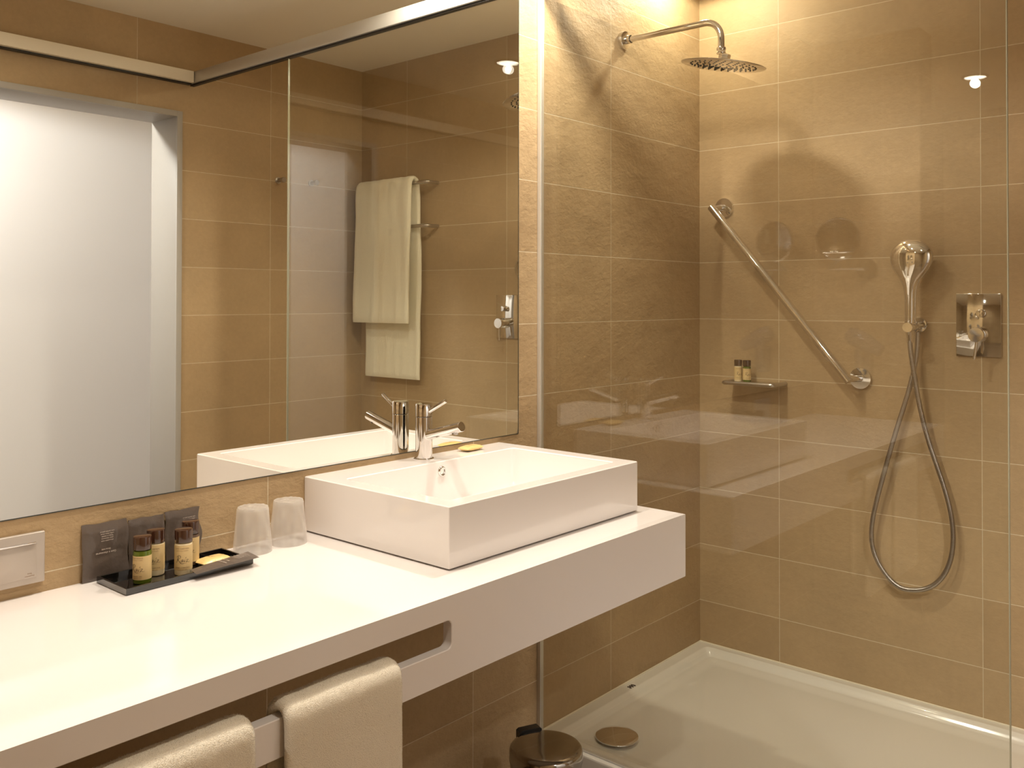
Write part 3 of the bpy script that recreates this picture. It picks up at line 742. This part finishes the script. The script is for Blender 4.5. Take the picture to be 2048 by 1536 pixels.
hyz = [(-.738, .150), (-.739, .117), (-.746, .057), (-.761, -.063), (-.793, -.185), (-.841, -.315), (-.857, -.441), (-.836, -.533), (-.797, -.583), (-.759, -.603), (-.714, -.611), (-.677, -.6), (-.622, -.533), (-.608, -.449), (-.636, -.33), (-.673, -.191), (-.693, -.111), (-.728, -.003), (-.744, .075), (-.750, .117), (-.752, .172)]
n = len(hyz); hx3 = []
for i, (y, z) in enumerate(hyz):
    f = i/(n-1); x = -.045 if i < 3 else -.030
    if i in (3, 4): x = -.036
    if i > 15: x = -.022
    if i < 2: x = -.052
    hx3.append((x, y, z))
hp3 = catmull(hx3, 12)
for _ in range(90): hp3 = [hp3[0]]+[(hp3[i-1]+hp3[i]*2+hp3[i+1])/4 for i in range(1, len(hp3)-1)]+[hp3[-1]]
hp3 = catmull(hp3, 40); res = [hp3[0]]; acc = 0
for p, q in zip(hp3, hp3[1:]):
    acc += (q-p).length
    if acc >= .0008: res.append(q); acc = 0
MB().tube(res, [.0073+.00025*math.cos(2*PI*i/4) for i in range(len(res))], 12).build('hose', M['hose'], r, 80)

# ================================================================== MIXER PLATE
r = thing('shower_mixer', 'polished rectangular shower mixer plate with round lever knob on the shower wall', 'shower mixer', (0, -.915, .195))
MB().box(-.0068, -.0004, -.976, -.855, .103, .287, .0012).build('plate', M['chrome'], r)
kb = MB().lathe([(.0215, .006), (.0215, .022), (.0205, .0225), (.0205, .0235), (.0215, .024), (.0215, .040), (.0205, .0405), (.0205, .0415), (.0215, .042), (.0215, .056), (.0205, .0578), (.001, .058)], (0, -.921, .168), (-1, 0, 0), 56).build('lever_knob', M['chrome'], r)
MB().tube([(-.047, -.921, .150), (-.049, -.919, .128), (-.052, -.915, .097)], .0042, 18).build('lever', M['chrome'], kb)
MB().lathe([(.0115, .006), (.0115, .026), (.0105, .0275), (.001, .028)], (0, -.925, .229), (-1, 0, 0), 40).build('diverter_button', M['chrome'], r)

# ================================================================== TOWEL RACK (seen in the mirror)
r = thing('towel_rack', 'two-bar steel towel rack on the shower wall reflected in the mirror', 'towel rack', (0, -1.57, .70))
for z in (.797, .600):
    y0, y1 = -1.337, -1.800
    fp = [(-.001, y0, z)]+bez((-.050, y0, z), (-.070, y0, z), (-.070, y0-.020, z), 7)+bez((-.070, y1+.02, z), (-.070, y1, z), (-.050, y1, z), 7)+[(-.001, y1, z)]
    MB().tube(fp, .0085, 20).build('bar', M['steel'], r)
bp = [(-.040, -.100), (-.038, .10), (-.036, .40), (-.040, .60), (-.044, .74), (-.052, .800), (-.061, .8165), (-.072, .8195), (-.083, .814), (-.091, .797), (-.094, .74), (-.096, .60), (-.100, .40), (-.102, .158)]
sweep_towel('bath_towel', 'cream bath towel draped over the towel rack in the mirror', 'towel', bp, -1.790, -1.412, .020, 'y', M['towel2'], None, 0, 11, taper=lambda f: (-.0, .0) if f < .5 else (-.022*(f-.5)*2-.0, -.012*(f-.5)*2), wave=.003)
# hooks on the front wall
for i, (x, z) in enumerate(((-.305, .809), (-.487, .804))):
    r = thing('robe_hook', ('round steel robe hook nearer the shower corner', 'round steel robe hook nearer the glass edge')[i]+' on the wall seen in the mirror', 'hook', (x, YD, z), 'robe hooks')
    MB().lathe([(.015, .0004), (.015, .004), (.0085, .005), (.0085, .034), (.012, .036), (.0125, .046), (.0115, .048), (.001, .048)], (x, YD, z), (0, 1, 0), 32).build('peg', M['steel'], r)

# ================================================================== HAIR DRYER and MAGNIFYING MIRROR on the short side wall (seen reflected in the glass)
r = thing('wall_hair_dryer', 'wall-mounted hair dryer reflected in the shower glass', 'hair dryer', (XC, -.23, .0))
MB().box(XC+.0005, XC+.050, -.262, -.198, -.06, .06, .010, 3).build('wall_holder', M['hairdryer'], r)
MB().lathe([(.012, -.062), (.030, -.055), (.038, -.035), (.040, 0), (.036, .04), (.028, .075), (.026, .10), (.022, .10)], (XC+.060, -.225, .100), (.05, -.86, -.42), 40).build('dryer_body', M['hairdryer'], r)
MB().tube([(XC+.060, -.225, .09), (XC+.060, -.222, .03), (XC+.056, -.222, -.04)], [.020, .018, .016], 24).build('dryer_handle', M['hairdryer'], r)
r = thing('magnifying_mirror', 'round magnifying mirror on a wall arm reflected in the shower glass', 'mirror', (XC, -.235, .384))
MB().lathe([(.045, .0004), (.045, .010), (.043, .012), (.001, .012)], (XC, -.235, .400), (1, 0, 0), 48).build('wall_base', M['chrome'], r)
MB().tube([(XC+.01, -.235, .400), (XC+.05, -.235, .400), (XC+.075, -.10, .400), (XC+.08, -.144, .440)], .006, 14).build('arm', M['chrome'], r)
mm = MB().lathe([(.088, 0), (.092, .004), (.092, .012), (.088, .016), (.084, .014), (.001, .0138)], (XC+.08, -.144, .526), (1, -.12, 0), 56).build('mirror_disc', M['chrome'], r)
